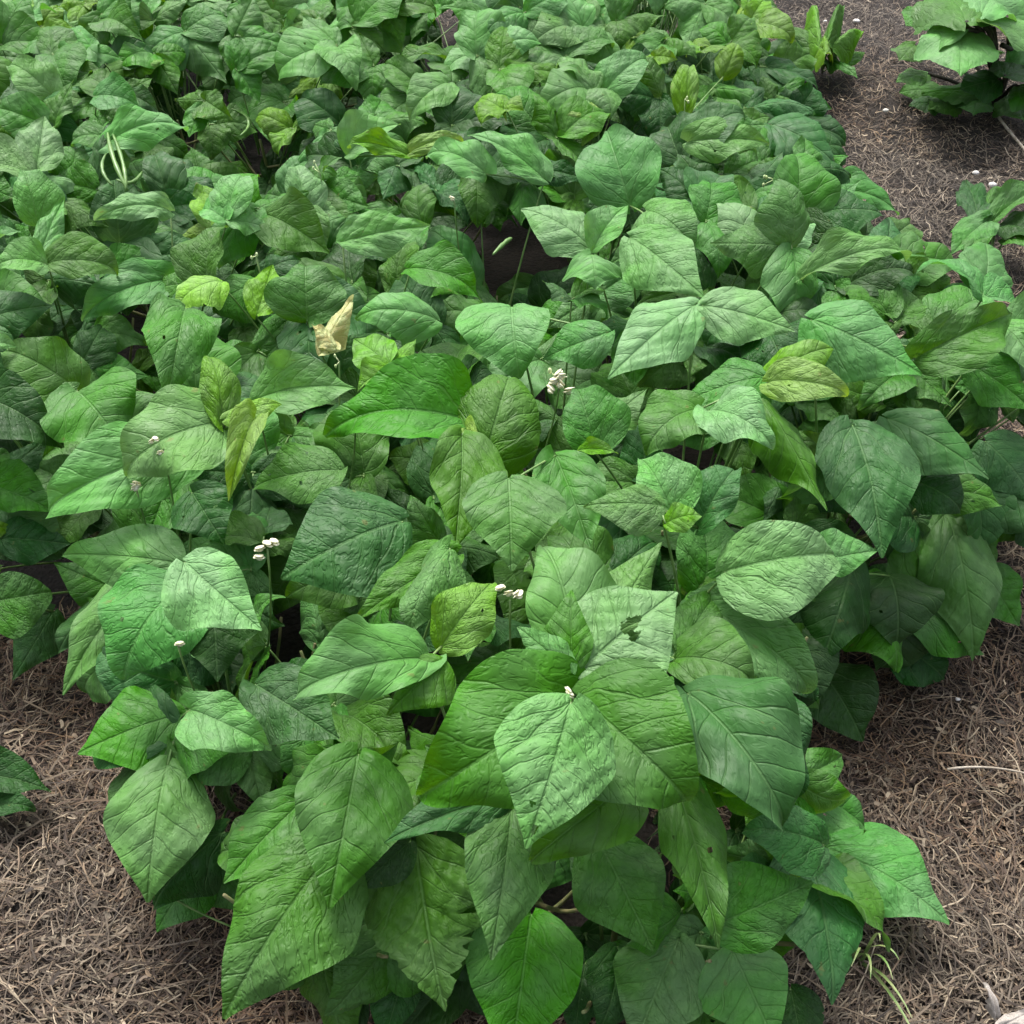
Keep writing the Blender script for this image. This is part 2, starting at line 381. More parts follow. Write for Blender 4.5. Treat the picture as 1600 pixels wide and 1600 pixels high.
FLAT = [leaflet_mesh(520+k, (0, .08, -.08, 0)[k], bend=.35+.1*k, cross=.45, fold=(.06, -.08, .1, -.05)[k], wave=.035, quilt=1.2, sh=(-.05, .02, 0, -.08)[k]) for k in range(4)]
HOLED_CENTRE = leaflet_mesh(61, 0, bend=.35, cross=.3, quilt=1.1, nu=60, nv=46, hole=[(.05, .70, .022, .022), (-.01, .86, .02, .035)] )
HOLED_BIG = leaflet_mesh(67, 0, bend=.35, sh=-.03, cross=.2, quilt=1.1, nu=60, nv=46, hole=[(-.02, .50, .045, .10), (.06, .46, .03, .05)])
RAGGED = leaflet_mesh(63, 0, bend=.3, cross=.2, quilt=1.7, nu=64, nv=40, ragged=.45)
DEADM = leaflet_mesh(64, 0, bend=.6, cross=.8, fold=-.15, wave=.11, ragged=.2, mat=M_DEAD)
for m_ in (HOLED_CENTRE, HOLED_BIG, RAGGED, DEADM): pass

TONES = {'d': (.016, .082, .010), 'b': (.036, .132, .030), 'm': (.048, .176, .020), 's': (.042, .182, .007), 'p': (.102, .272, .066),  # darkest green is deepened: part of the bed's shade is in this colour
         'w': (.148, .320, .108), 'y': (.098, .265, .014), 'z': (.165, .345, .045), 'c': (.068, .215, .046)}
CRK = {'d': .9, 'b': .8, 'm': 1.0, 's': 1.1, 'p': .8, 'w': .7, 'y': .4, 'z': .3, 'c': .4}

# ------------------------------------------------------------------ the bean plants: where each stands and what singles it out
PL = [
 (960,1430,'frontmost bean plant, long narrow leaves hanging beside the black gap'),
 (800,1180,'bean plant crowned by one huge three part leaf with small holes near its tip'),
 (1150,1290,'front right bean plant with a single leaf stretching out over the straw'),
 (500,1310,'front left bean plant with broad crinkled leaves, one with a ragged brown edge'),
 (260,1120,'bean plant leaning left over the straw, three leaflets meeting at a pale fork'),
 (540,960,'bean plant with a big dark heart shaped leaflet above a smooth pale pointed one'),
 (950,900,'bean plant whose pale leaf has a torn dark hole in its middle'),
 (1260,950,'bean plant with a bright pale leaf pair on a thin stalk above dark leaves'),
 (1470,860,'bean plant with large blue green leaves drooping to the straw, right of the bed'),
 (230,860,'bean plant with a whitish three part leaf and a small cream flower beside it'),
 (40,930,'bean plant at the left picture edge with a pale bluish leaf over straw'),
 (80,640,'bean plant with a large round quilted leaf at the left picture edge'),
 (420,660,'bean plant with a curled yellow green young leaf standing above pale leaves'),
 (720,700,'bean plant with deep saturated green leaves twisted together in the centre of the bed'),
 (1090,640,'bean plant right of the white blossoms, its leaves bordering a dark gap'),
 (1380,560,'bean plant with broad pale leaves at the right shoulder of the bed beside the straw'),
 (880,520,'bean plant carrying the cluster of white blossoms in the middle of the bed'),
 (540,480,'bean plant with one withered straw yellow leaf'),
 (250,500,'bean plant next to the dark furrow with a grey green arching leaf'),
 (60,400,'bean plant with an upright diamond shaped leaflet on a thin stalk, far left'),
 (1040,400,'bean plant with the palest largest leaves in the upper middle of the bed'),
 (760,330,'bean plant just behind the black gap in the upper middle of the bed'),
 (1280,350,'bean plant with yellow green young leaves and tiny flower buds, upper right edge'),
 (580,280,'bean plant with bright yellow green upright shoots right of the dark furrow'),
 (190,260,'bean plant with slender pale green pods hanging among its leaves'),
 (950,240,'bean plant with a broad fan of grey green leaflets behind the palest leaves'),
 (1160,220,'bean plant with a pale double leaf over dark drooping leaves, upper right edge'),
 (400,170,'bean plant half hidden in the dark hollow of the upper left bed'),
 (60,150,'bean plant with a square pale leaflet in the upper left of the bed'),
 (680,150,'bean plant with pale notched leaves in the upper middle, below the far rows'),
 (900,100,'bean plant with folded bright leaf edges, upper middle right'),
 (1130,90,'bean plant with light yellow green young growth, far right end of the bed'),
 (250,50,'bean plant of the far row above the dark hollow'),
 (500,50,'far row bean plant between the dark hollow and the top centre'),
 (760,30,'bean plant of the far row at the top centre of the picture'),
 (1010,15,'bean plant of the far row nearest the straw path'),
 (30,20,'bean plant of the far row in the top left corner'),
]
GROUP = 'bean plants growing together in the bed'
plants = []; crv = random.Random(3)
for px, py, lab in PL:
    h = hit(px, py); b = Vector((h.x, h.y + .02, 0))
    if inside_dist(b.x, b.y) < .1:                                    # pull the base in from the edge
        best = b
        for k in range(60):
            c = Vector((b.x + random.uniform(-.15, .15), b.y + random.uniform(-.15, .15), 0))
            if inside_dist(c.x, c.y) > inside_dist(best.x, best.y): best = c
            if inside_dist(best.x, best.y) > .1: break
        b = best
    b.z = gz(b.x, b.y) - .02
    e = bpy.data.objects.new('bean_plant', None); e.empty_display_size = .05; e.location = b; col.objects.link(e)
    tag(e, lab, 'bean plant', GROUP)
    plants.append(dict(o=e, b=b, leaves=0, nodes=[]))
def nearest(p): return min(plants, key=lambda q: (q['b'].x-p.x)**2 + (q['b'].y-p.y)**2)

# a leaf = petiole mesh (part) with leaflets (sub-parts).  lf: (mesh, B, T, N, W, tone, label)
def put_leaf(pl, node, lfs, far=False, name='leaf'):
    b = pl['b']; pl['leaves'] += 1
    n_ = node - b; start = Vector((n_.x*.30, n_.y*.30, max(.02, min(n_.z*.45, .16))))
    ctrl = Vector((n_.x*.7, n_.y*.7, n_.z*.75 + .02 - .0))
    V, F = [], []; sd_ = 4 if far else 6
    pts = bez(start, ctrl, n_, 5 if far else 8)
    tube(pts, [.0022 - .0008*i/(len(pts)-1) for i in range(len(pts))], V, F, sd_)
    for l in lfs:
        Bp = l[1]-b
        if (Bp-n_).length > .002:
            mid = (Bp+n_)/2 + Vector((0, 0, .003)); tube(bez(n_, mid, Bp, 4), [.0015]*4, V, F, sd_)
    lo = link(name, mesh('leaf', V, F, M_PET), pl['o'])
    for (me, B, T, N, W, tone, lab) in lfs:
        Y = T-B; L = Y.length; Y.normalize(); X = Y.cross(N)
        if X.length < 1e-4: X = Y.orthogonal()
        X.normalize(); Z = X.cross(Y); B_ = B-b
        M = Matrix(((X.x*W/.8, Y.x*L, Z.x*L, B_.x), (X.y*W/.8, Y.y*L, Z.y*L, B_.y), (X.z*W/.8, Y.z*L, Z.z*L, B_.z), (0, 0, 0, 1)))
        o = link('leaflet', me, lo); o.matrix_basis = M; o.color = (*tone, crv.uniform(.3, 1.15))
        if lab: o['label'] = lab
    return lo

# ------------------------------------------------------------------ leaves read off the photograph: (base, tip, width, tone, order, special)
H = [
 [(280,1118,122,1178,150,'s',5,'flat'),(298,1110,425,1172,105,'p',6),(262,1195,232,1410,165,'p',6,'flat')],
 [(350,1300,240,1420,100,'d',2)],
 [(400,1070,530,1155,130,'b',2)],
 [(665,1030,462,1092,105,'p',6),(690,1035,605,1118,90,'s',4),(690,1010,768,912,85,'y',4)],
 [(560,1180,515,1420,185,'m',4,'flat'),(475,1250,350,1380,120,'m',3)],
 [(520,1330,350,1592,205,'m',6,'flat')],
 [(650,1325,695,1580,200,'m',3,'ragged')],
 [(640,1315,560,1390,80,'d',2)],
 [(790,1245,600,1318,95,'b',4),(800,1262,768,1500,145,'c',6,'flat'),(985,1225,830,1345,110,'s',5)],
 [(890,1092,656,1243,205,'s',6,'crink'),(892,1100,822,1326,200,'p',13,'holes'),(903,1092,1070,1252,190,'m',6,'crink')],
 [(930,1305,1020,1485,150,'m',4,'flat')],
 [(1060,1468,990,1640,160,'c',4,'flat'),(1145,1487,1215,1640,150,'c',5,'flat')],
 [(830,1430,800,1650,175,'s',3)],
 [(915,1505,900,1620,85,'d',1)],
 [(1060,1235,1122,1482,110,'m',5)],
 [(1075,1085,1218,1290,150,'b',4),(1150,1095,1245,1245,110,'d',2)],
 [(1285,1050,1348,1158,115,'d',2)],
 [(1290,1325,1483,1444,165,'c',6,'flat'),(1285,1320,1160,1300,90,'b',3),(1258,1330,1300,1570,155,'b',2)],
 [(1118,1445,1270,1378,135,'m',4,'flat')],
 [(1090,1530,1105,1640,60,'d',1)],
 [(965,1480,935,1610,95,'d',1),(1105,1535,1075,1660,100,'m',2)],
 [(1235,1545,1255,1660,90,'d',2)],
 [(640,1500,598,1640,90,'d',1),(560,1560,520,1650,60,'d',1)],
 # middle
 [(121,612,5,550,120,'m',6),(121,612,192,704,135,'m',6,'crink'),(120,610,72,667,85,'p',7)],
 [(-30,620,98,700,110,'d',4),(-10,760,85,800,80,'s',2),(0,840,110,850,80,'d',2)],
 [(350,660,200,745,135,'p',5,'crink'),(300,705,80,806,115,'p',5)],
 [(276,880,98,868,120,'p',8,'flat'),(290,880,409,985,140,'w',8),(226,888,98,1086,115,'p',8)],
 [(290,915,195,1062,160,'c',5)],
 [(335,940,340,1065,140,'d',3)],
 [(-10,940,80,925,85,'m',4),(84,955,20,1062,95,'b',5)],
 [(628,815,440,905,195,'b',5,'flat')],
 [(530,735,395,765,120,'m',5,'crink')],
 [(300,770,350,850,110,'d',4)],
 [(348,662,325,560,62,'y',7),(352,655,440,632,45,'z',7),(398,655,358,782,58,'z',8,'curl')],
 [(400,625,556,608,95,'p',5)],
 [(735,660,508,682,155,'s',6,'crink'),(722,680,712,857,125,'s',7),(752,738,797,592,135,'s',7)],
 [(728,672,748,762,36,'z',8,'curl')],
 [(795,748,800,892,160,'c',6,'flat'),(868,712,922,855,120,'m',5)],
 [(712,868,555,970,90,'s',6),(702,858,640,992,105,'p',7)],
 [(900,1042,848,855,135,'p',5),(935,1010,1032,848,125,'p',5),(910,1045,1058,925,185,'w',6,'bighole'),(895,1042,893,922,80,'s',7),(890,1050,808,980,62,'p',7)],
 [(1032,790,912,793,80,'p',7),(1050,802,1000,718,95,'p',7),(1056,805,1092,748,80,'p',6),(1090,825,1148,738,72,'b',6),(1040,818,1095,806,42,'y',8)],
 [(930,700,900,608,98,'m',6),(940,668,1011,608,62,'p',6),(905,704,966,709,26,'y',7)],
 [(1133,893,1300,872,125,'w',9),(1268,880,1372,860,80,'p',7),(1088,945,1256,1084,105,'c',5)],
 [(1330,890,1282,1042,140,'d',3),(1390,900,1400,1010,120,'d',2)],
 [(1332,665,1378,872,158,'b',5,'flat')],
 [(1388,655,1545,748,120,'b',7,'flat')],
 [(1478,800,1520,1032,125,'c',5,'flat'),(1530,890,1592,978,95,'m',4)],
 [(1540,690,1625,790,135,'b',4),(1610,760,1530,832,95,'b',3)],
 [(1190,625,1292,798,92,'s',6)],
 [(1108,642,1207,703,85,'w',7)],
 [(1197,596,1302,545,75,'y',6),(1200,598,1322,620,62,'z',7)],
 [(1195,590,1060,640,120,'m',5),(1092,640,1012,712,105,'m',5)],
 [(1268,500,1440,586,140,'c',6,'flat'),(1430,560,1582,490,100,'m',5),(1510,565,1615,640,90,'m',5)],
 [(1420,750,1500,800,90,'d',4),(1440,770,1562,790,62,'m',4)],
 [(1400,1005,1475,1062,95,'d',2),(1210,1000,1272,1095,105,'d',2)],
 # upper middle
 [(925,390,814,328,92,'w',7,'flat'),(928,388,980,322,58,'p',7)],
 [(985,372,1100,465,125,'p',6,'flat')],
 [(1085,478,950,592,118,'w',7,'flat'),(1100,478,1242,518,105,'w',6,'flat')],
 [(1010,330,1085,392,115,'p',5),(985,322,948,205,130,'c',5)],
 [(850,280,730,212,75,'p',5),(760,272,668,248,62,'p',5)],
 [(535,378,672,352,78,'p',6)],
 [(640,420,752,472,80,'s',6)],
 [(925,398,930,452,100,'p',5)],
 [(800,480,812,592,120,'p',6),(950,520,848,562,92,'c',6)],
 [(682,500,556,500,80,'p',6)],
 [(503,550,552,466,46,'z',6,'dead'),(525,545,488,508,34,'z',6,'dead')],
 [(1075,222,1202,226,78,'p',6)],
 [(1272,305,1402,336,62,'c',5)],
 [(1255,436,1413,408,55,'p',6),(1300,380,1452,402,46,'s',4)],
 [(1205,195,1305,262,95,'b',3)],
 [(1198,120,1280,95,58,'c',5)],
 # upper left
 [(266,330,148,345,46,'w',7)],
 [(58,346,35,266,70,'p',6),(62,400,100,310,40,'p',5)],
 [(82,150,16,106,60,'p',6)],
 [(150,150,222,172,62,'c',5)],
 [(262,438,130,502,70,'c',6)],
 [(75,412,182,432,66,'m',6),(70,412,-12,422,66,'p',6)],
 [(212,400,342,400,75,'b',4)],
 [(480,500,478,418,105,'m',5)],
 [(402,492,426,414,64,'y',6)],
 [(346,440,278,492,74,'z',6)],
 [(290,482,262,630,98,'m',5)],
 [(545,240,625,195,70,'p',6),(640,245,545,232,30,'y',7),(640,240,722,226,28,'z',7)],
 [(1072,180,1078,110,36,'y',7),(1130,120,1150,70,40,'y',6)],
 [(940,150,1010,100,60,'p',6)],
 [(700,130,640,190,60,'p',6)],
 [(160,230,290,205,60,'p',6)],
]
hand_poly = []
def covered(px, py, grow=1.0):
    for bx, by, tx, ty, w_ in hand_poly:
        ex, ey = tx-bx, ty-by; l2 = ex*ex+ey*ey; u = ((px-bx)*ex + (py-by)*ey)/l2
        if -.03 < u < 1.0:
            d = abs((px-bx)*ey - (py-by)*ex)/math.sqrt(l2)
            if d < w_*.5*wfun(u)*grow: return True
    return False
hr = random.Random(5)
for grp in H:
    lfs = []; node = None; gj = (hr.uniform(-.14, .14), hr.uniform(-.14, .14))
    for it in grp:
        bx, by, tx, ty, wpx, tn, order = it[:7]; sp = it[7] if len(it) > 7 else None
        hand_poly.append((bx, by, tx, ty, wpx))
        mx, my = (bx+tx)/2, (by+ty)/2
        h = hit(mx, my); view = (CAM-h).normalized(); sn = cnormal(h.x, h.y)
        M_ = h + view * (.014*order - .03)
        Nn = view*.55 + sn*.25 + Vector((0, 0, .35)) + Vector((hr.uniform(-.13, .13)+gj[0], hr.uniform(-.10, .10)+gj[1], 0)); Nn.normalize()
        def onplane(px, py):
            r = ray(px, py); t = (M_-CAM).dot(Nn)/r.dot(Nn); return CAM + r*t
        B, T = onplane(bx, by), onplane(tx, ty)
        dep = (M_-CAM).dot(FW); W = wpx*dep/FPX*1.0
        tone = Vector(TONES[tn]) * hr.uniform(.9, 1.1)
        me = hr.choice(TERM if len(grp) == 1 or it is grp[-1] else (LATL + LATR)); lab = None
        if sp == 'holes': me = HOLED_CENTRE; lab = 'pale leaflet with two small holes near its tip'
        elif sp == 'bighole': me = HOLED_BIG; lab = 'pale leaflet with a torn dark hole'
        elif sp == 'ragged': me = RAGGED; lab = 'crinkled leaflet with ragged browned edge'
        elif sp == 'dead': me = DEADM; lab = 'withered straw yellow leaflet'
        elif sp == 'curl': me = CURLED[hr.randrange(3)]; lab = 'curled yellow green young leaflet'
        elif sp == 'flat': me = FLAT[hr.randrange(4)]
        elif sp == 'crink': me = TERM[hr.randrange(12)]
        lfs.append((me, B, T, Nn, W, tone, lab))
        node = B if node is None else node
    pl = nearest(node + Vector((0, .0, 0)))
    back = Vector((0, 0, -.012))
    put_leaf(pl, node + back*.6, lfs)

# ------------------------------------------------------------------ the rest of the foliage, sampled through the bed
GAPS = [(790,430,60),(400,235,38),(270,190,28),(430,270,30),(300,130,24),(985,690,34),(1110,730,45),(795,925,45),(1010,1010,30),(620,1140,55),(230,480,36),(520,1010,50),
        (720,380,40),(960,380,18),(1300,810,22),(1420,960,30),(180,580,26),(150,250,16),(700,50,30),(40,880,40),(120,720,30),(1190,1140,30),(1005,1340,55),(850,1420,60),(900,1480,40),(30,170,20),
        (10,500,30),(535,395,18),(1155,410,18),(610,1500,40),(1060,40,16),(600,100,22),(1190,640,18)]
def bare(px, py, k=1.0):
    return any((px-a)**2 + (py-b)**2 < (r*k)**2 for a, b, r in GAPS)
g = random.Random(77)
def poisson(sp, tries, ok, x0=-2.1, x1=1.25, y0=.3, y1=4.1):
    cell = sp; grid = {}; out = []
    for _ in range(tries):
        y = y0 + (y1-y0)*g.random(); x = x0 + (x1-x0)*g.random()
        s = sp * (1 + .07*max(0, y-1.5))
        ci, cj = int(x//cell), int(y//cell); bad = False
        for a in range(-2, 3):
            for b_ in range(-2, 3):
                for (u, v) in grid.get((ci+a, cj+b_), ()):
                    if (u-x)**2 + (v-y)**2 < s*s: bad = True; break
                if bad: break
            if bad: break
        if bad: continue
        if not ok(x, y): continue
        grid.setdefault((ci, cj), []).append((x, y)); out.append((x, y))
    return out
def in_view(x, y, m=160):
    p = project(Vector((x, y, .3))); return -m < p[0] < 1600+m and -m*1.3 < p[1] < 1600+m*1.6
def make_leaf(node, Nn, az, size, tones, lower=False):
    """three leaflets round a node; returns leaflet list"""
    Nn = Nn.normalized(); d = Vector((math.cos(az), math.sin(az), 0)); d = (d - Nn*d.dot(Nn)).normalized(); s = Nn.cross(d)
    k = g.randrange(12); lfs = []; tn = tones
    for i in range(3):
        if i == 0: dr = d; st = node + d*size*.16; L = size*g.uniform(.95, 1.15); me = TERM[k]
        else:
            sg = 1 if i == 1 else -1; a = g.uniform(1.15, 1.7); dr = d*math.cos(a) + s*sg*math.sin(a); st = node + dr*size*.03; L = size*g.uniform(.82, 1.02)
            me = (LATL if sg > 0 else LATR)[(k+i) % 12]
        nn = (Nn + dr*g.uniform(-.05, .38) + Vector((g.uniform(-.22, .22), g.uniform(-.22, .22), 0))).normalized()   # each blade droops its own way
        dr = (dr - nn*dr.dot(nn)).normalized()
        lfs.append((me, st, st + dr*L, nn, L*g.uniform(.62, .92), Vector(tn)*g.uniform(.9, 1.1), None))
    return lfs
def pick_tone(young=.13):
    r = g.random()
    if r < young*.9: return TONES[g.choice('yyz')]
    return TONES[g.choice('mmmmppppccccccbwss')]
count = [0, 0, 0]
NG = 0
cands = [(x, y, 0) for x, y in poisson(.074, 60000, lambda x, y: in_view(x, y) and inside_dist(x, y) > .05)]
cands += [(x, y, 2) for x, y in poisson(.13, 14000, lambda x, y: in_view(x, y) and inside_dist(x, y) > .09)]
cands += [(x, y, 1) for x, y in poisson(.105, 24000, lambda x, y: in_view(x, y) and inside_dist(x, y) > .07)]
for x, y, layer in cands:
    H0 = canopy(x, y); sn = cnormal(x, y); far = y > 1.9
    az = g.uniform(0, 6.283)
    if sn.z < .85: az = math.atan2(sn.y, sn.x) + g.gauss(0, .6)
    elif g.random() < .45: az = -math.pi/2 + g.gauss(0, .9)
    size = g.uniform(.075, .125) + .012*min(1, max(0, y-1.4)) * (1.0 if layer == 0 else 1.05)
    if layer == 0: z = H0 * g.uniform(.86, 1.04) + g.uniform(-.01, .035)*min(1, H0/.3)
    elif layer == 1: z = H0 * g.uniform(.48, .76)
    else: z = H0 * g.uniform(.18, .42)
    Nn = Vector((0, 0, .75)) + sn*.45 + Vector((0, -.42 - .22*min(1, max(0, y-1.1)), 0)) + Vector((g.gauss(0, .30), g.gauss(0, .28), 0))
    tone = pick_tone() if layer == 0 else TONES[g.choice('mdbmsc')]  # lower layers draw darker greens, depth shade partly put into leaf colour
    if layer == 0 and tone in (TONES['y'], TONES['z']): size *= .72; z += .015
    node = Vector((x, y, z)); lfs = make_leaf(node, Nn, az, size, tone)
    cov = gap = 0
    for l in lfs:
        for t in (.35, .75):
            pr = project(l[1].lerp(l[2], t))
            cov += covered(pr[0], pr[1], 1.0); gap += bare(pr[0], pr[1], 1.0 if layer == 0 else .7)
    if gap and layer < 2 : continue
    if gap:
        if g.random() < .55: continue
        dz = -.35*z; lfs = [(a, b+Vector((0, 0, dz)), c+Vector((0, 0, dz)), d, e, Vector(TONES['d']), f) for a, b, c, d, e, t_, f in lfs]; node = node + Vector((0, 0, dz))  # gap leaves all take the darkest green: shade of the gap painted on them
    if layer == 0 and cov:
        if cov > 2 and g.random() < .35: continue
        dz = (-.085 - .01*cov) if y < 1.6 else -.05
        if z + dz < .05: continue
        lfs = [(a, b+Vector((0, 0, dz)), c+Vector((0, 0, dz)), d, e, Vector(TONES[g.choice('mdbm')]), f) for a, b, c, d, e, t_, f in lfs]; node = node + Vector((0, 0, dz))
    low = min(min(l[2].z for l in lfs), min(l[1].z for l in lfs))
    if low < .015:
        up = Vector((0, 0, .02-low)); lfs = [(a, b+up, c+up, d, e, t_, f) for a, b, c, d, e, t_, f in lfs]; node = node+up
    pl = nearest(node)
    if pl['leaves'] >= 96: pl = min([q for q in plants if q['leaves'] < 99], key=lambda q: (q['b'].x-node.x)**2 + (q['b'].y-node.y)**2)
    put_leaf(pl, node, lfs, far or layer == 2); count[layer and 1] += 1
# skirt of leaves hanging down the sides of the bed
per = []
for (ax, ay), (bx, by) in zip(foot, foot[1:]+foot[:1]):
    L = math.hypot(bx-ax, by-ay); k = max(1, int(L/.075))
    for i in range(k): per.append((ax+(bx-ax)*(i+g.random())/k, ay+(by-ay)*(i+g.random())/k))
for (x, y) in per:
    if not in_view(x, y, 100): continue
    e = .01; gx = inside_dist(x+e, y)-inside_dist(x-e, y); gy = inside_dist(x, y+e)-inside_dist(x, y-e); gl = math.hypot(gx, gy) or 1
    inn = Vector((gx/gl, gy/gl, 0))
    for zz in (.10, .19, .27):
        if g.random() < .30: continue
        node = Vector((x, y, zz + g.uniform(-.02, .03))) + inn*(.055 + zz*.28 + g.uniform(0, .04))
        az = math.atan2(-inn.y, -inn.x) + g.gauss(0, .45); Nn = Vector((0, 0, .45)) - inn*1.0 + Vector((g.gauss(0, .25), g.gauss(0, .25), 0))
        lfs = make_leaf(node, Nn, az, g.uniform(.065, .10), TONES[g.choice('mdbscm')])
        if any(bare(*project(l[1].lerp(l[2], .5))[:2], 1.0) for l in lfs): continue
        cov = sum(covered(*project(l[1].lerp(l[2], .5))[:2]) for l in lfs)
        if cov:
            sh = inn*.06; lfs = [(a, b+sh, c+sh, d, e_, t_, f) for a, b, c, d, e_, t_, f in lfs]; node = node+sh
        low = min(min(l[2].z for l in lfs), min(l[1].z for l in lfs))
        if low < .012:
            up = Vector((0, 0, .016-low)); lfs = [(a, b+up, c+up, d, e_, t_, f) for a, b, c, d, e_, t_, f in lfs]; node = node+up
        pl = nearest(node + inn*.05)
        if pl['leaves'] >= 99: continue
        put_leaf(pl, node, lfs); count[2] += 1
print('leaves', count, 'per plant', sorted(p['leaves'] for p in plants))
# stems
for p in plants:
    V, F = [], []; r_ = random.Random(hash(round(p['b'].x*1000)) & 1023)
    top = Vector((r_.uniform(-.02, .02), r_.uniform(-.02, .02), .20)); tube(bez(Vector((0, 0, -.01)), Vector((.01, 0, .1)), top, 8), [.0052-.0003*i for i in range(8)], V, F, 8)
    for k in range(6):
        a = k*1.05 + r_.uniform(0, .6); s = Vector((0, 0, .03+.02*k)); e = Vector((math.cos(a)*.12, math.sin(a)*.12, r_.uniform(.17, .26)))
        tube(bez(s, Vector((e.x*.7, e.y*.7, s.z+.03)), e, 8), [.0034-.0002*i for i in range(8)], V, F, 6)
    link('stem', mesh('stem', V, F, M_STEM), p['o'])

# ------------------------------------------------------------------ blossoms, buds and pods (parts of the plant they grow on)
def surf(px, py, lift): 
    h = hit(px, py); v = (CAM-h).normalized(); return h + v*lift
def stalk_from(b, p):
    V, F = [], []; n_ = p-b; s = Vector((n_.x*.6, n_.y*.6, n_.z*.5)); tube(bez(s, Vector((n_.x*.95, n_.y*.95, n_.z*.75)), n_, 7), [.0013]*7, V, F, 5); return V, F
def blossoms(px, py, n, spread, size, lift=.10, open_=True):
    p = surf(px, py, lift - .025); pl = nearest(p); b = pl['b']; V, F = stalk_from(b, p)
    o = link('flower_cluster', mesh('flower_stalk', V, F, M_PET), pl['o'])
    r_ = random.Random(px*7+py)
    for i in range(n):
        q = p - b + RT*r_.uniform(-spread, spread) + UP*r_.uniform(-spread, spread)
        Vf, Ff = [], []
        if open_ and i < max(1, n*.8):
            ax = Vector((r_.uniform(-1, 1), r_.uniform(-1.5, 0), r_.uniform(.2, 1))).normalized(); rot = ax.to_track_quat('Z', 'Y').to_matrix()
            ell(q, (size*.55, size*.4, size*.35), Vf, Ff, rot, 8, 5, .15)                 # keel
            for sgn in (-1, 1):                                                             # wings
                ell(q + rot @ Vector((sgn*size*.45, size*.1, size*.1)), (size*.45, size*.12, size*.5), Vf, Ff, rot @ Matrix.Rotation(sgn*.5, 3, 'Y'), 8, 5, .15)
            ell(q + rot @ Vector((0, size*.45, size*.25)), (size*.75, size*.14, size*.6), Vf, Ff, rot, 10, 5, .12)   # standard
            link('flower', mesh('flower', Vf, Ff, M_FLOWER), o)
        else:
            ell(q, (size*.28, size*.28, size*.45), Vf, Ff, None, 7, 5, .1); tube([p-b, (p-b).lerp(q, .5), q], [.0008]*3, Vf, Ff, 4)
            link('bud', mesh('bud', Vf, Ff, M_BUD), o)
for a in ((875,597,7,.016,.011,.12),(418,858,4,.011,.008,.09),(797,938,4,.013,.007,.06),(255,700,3,.014,.006,.13),(212,760,2,.004,.008,.11),(555,640,3,.008,.005,.12),(895,1085,2,.006,.006,.15),
          (278,1008,1,.003,.007,.10),(258,1391,1,.002,.007,.12),(710,315,1,.004,.008,.12),(640,575,1,.004,.006,.12)):
    blossoms(*a)
for a in ((1210,280,5,.022,.009,.13),(1400,372,5,.020,.008,.12),(20,55,2,.02,.008,.12),(500,270,2,.02,.008,.1),(1070,155,2,.01,.009,.12),(400,400,2,.01,.008,.12),(530,565,2,.01,.007,.12),(940,60,2,.02,.009,.1)):
    blossoms(*a, open_=False)
def pod(pts, r=.0042, lift=.07):
    P_ = [surf(x, y, lift) for x, y in pts]; pl = nearest(P_[0]); b = pl['b']; V, F = [], []
    a, c, e = [p-b for p in P_]; pp = bez(a, c*2-(a+e)*.5, e, 14); rr = [r*(.35+.65*min(1, i/3))*(1+.14*math.sin(i*1.7)) * (1 if i < 11 else (14-i)/3.2) for i in range(14)]
    tube(pp, rr, V, F, 8); link('pod', mesh('pod', V, F, M_POD), pl['o'])
pod([(168,205),(178,250),(200,298)]); pod([(172,200),(192,255),(196,300)], .0036); pod([(182,280),(205,285),(222,268)], .0032); pod([(166,240),(160,265),(176,290)], .003)
pod([(770,398),(788,380),(800,372)], .0038, .0); pod([(362,170),(388,190),(375,212)], .003, .0)

# ------------------------------------------------------------------ neighbours outside the bed
def loose_plant(name, label, cat, base_px, leaves, stem_mat=M_PET, zbase=.0, part='leaf', meshes=None, r=.002):
    b = at_z(*base_px, 0); b.z = gz(b.x, b.y)-.02
    e = bpy.data.objects.new(name, None); e.location = b; col.objects.link(e); tag(e, label, cat)
    for (bx, by, tx, ty, wpx, tn, z) in leaves:
        B, T = at_z(bx, by, z), at_z(tx, ty, z*.8+.005)
        mid = (B+T)/2; dep = (mid-CAM).dot(FW); view = (CAM-mid).normalized(); Nn = (view*.4 + Vector((0, 0, 1))).normalized()
        T = B + (T-B)*1.0
        V, F = [], []; n_ = B-b; tube(bez(Vector((0, 0, 0)), Vector((n_.x*.5, n_.y*.5, n_.z*.9)), n_, 7), [r]*7, V, F, 6)
        lo = link(part, mesh('petiole', V, F, stem_mat), e)
        Y = T-B; L = Y.length; Y.normalize(); X = Y.cross(Nn).normalized(); Z = X.cross(Y); W = wpx*dep/FPX*1.05; B_ = B-b
        o = link('blade', g.choice(meshes or TERM), lo); o.color = (*TONES[tn], 1)
        o.matrix_basis = Matrix(((X.x*W/.8, Y.x*L, Z.x*L, B_.x), (X.y*W/.8, Y.y*L, Z.y*L, B_.y), (X.z*W/.8, Y.z*L, Z.z*L, B_.z), (0, 0, 0, 1)))
    return e
loose_plant('young_plant', 'small young plant with four rounded leaves alone on the straw at the right picture edge', 'plant', (1545,420),
   [(1530,350,1508,282,55,'d',.07),(1542,345,1486,398,62,'c',.08),(1552,345,1620,318,42,'c',.07),(1556,355,1618,388,52,'d',.05),(1535,340,1555,300,40,'m',.05),(1570,375,1630,405,40,'m',.04),(1530,380,1500,425,34,'m',.04)])
loose_plant('seedling', 'low half hidden plant with one dull leaf on the straw at the left picture edge', 'plant', (-30,1260),
   [(-40,1215,80,1238,66,'d',.03),(-20,1265,55,1268,40,'d',.02)])
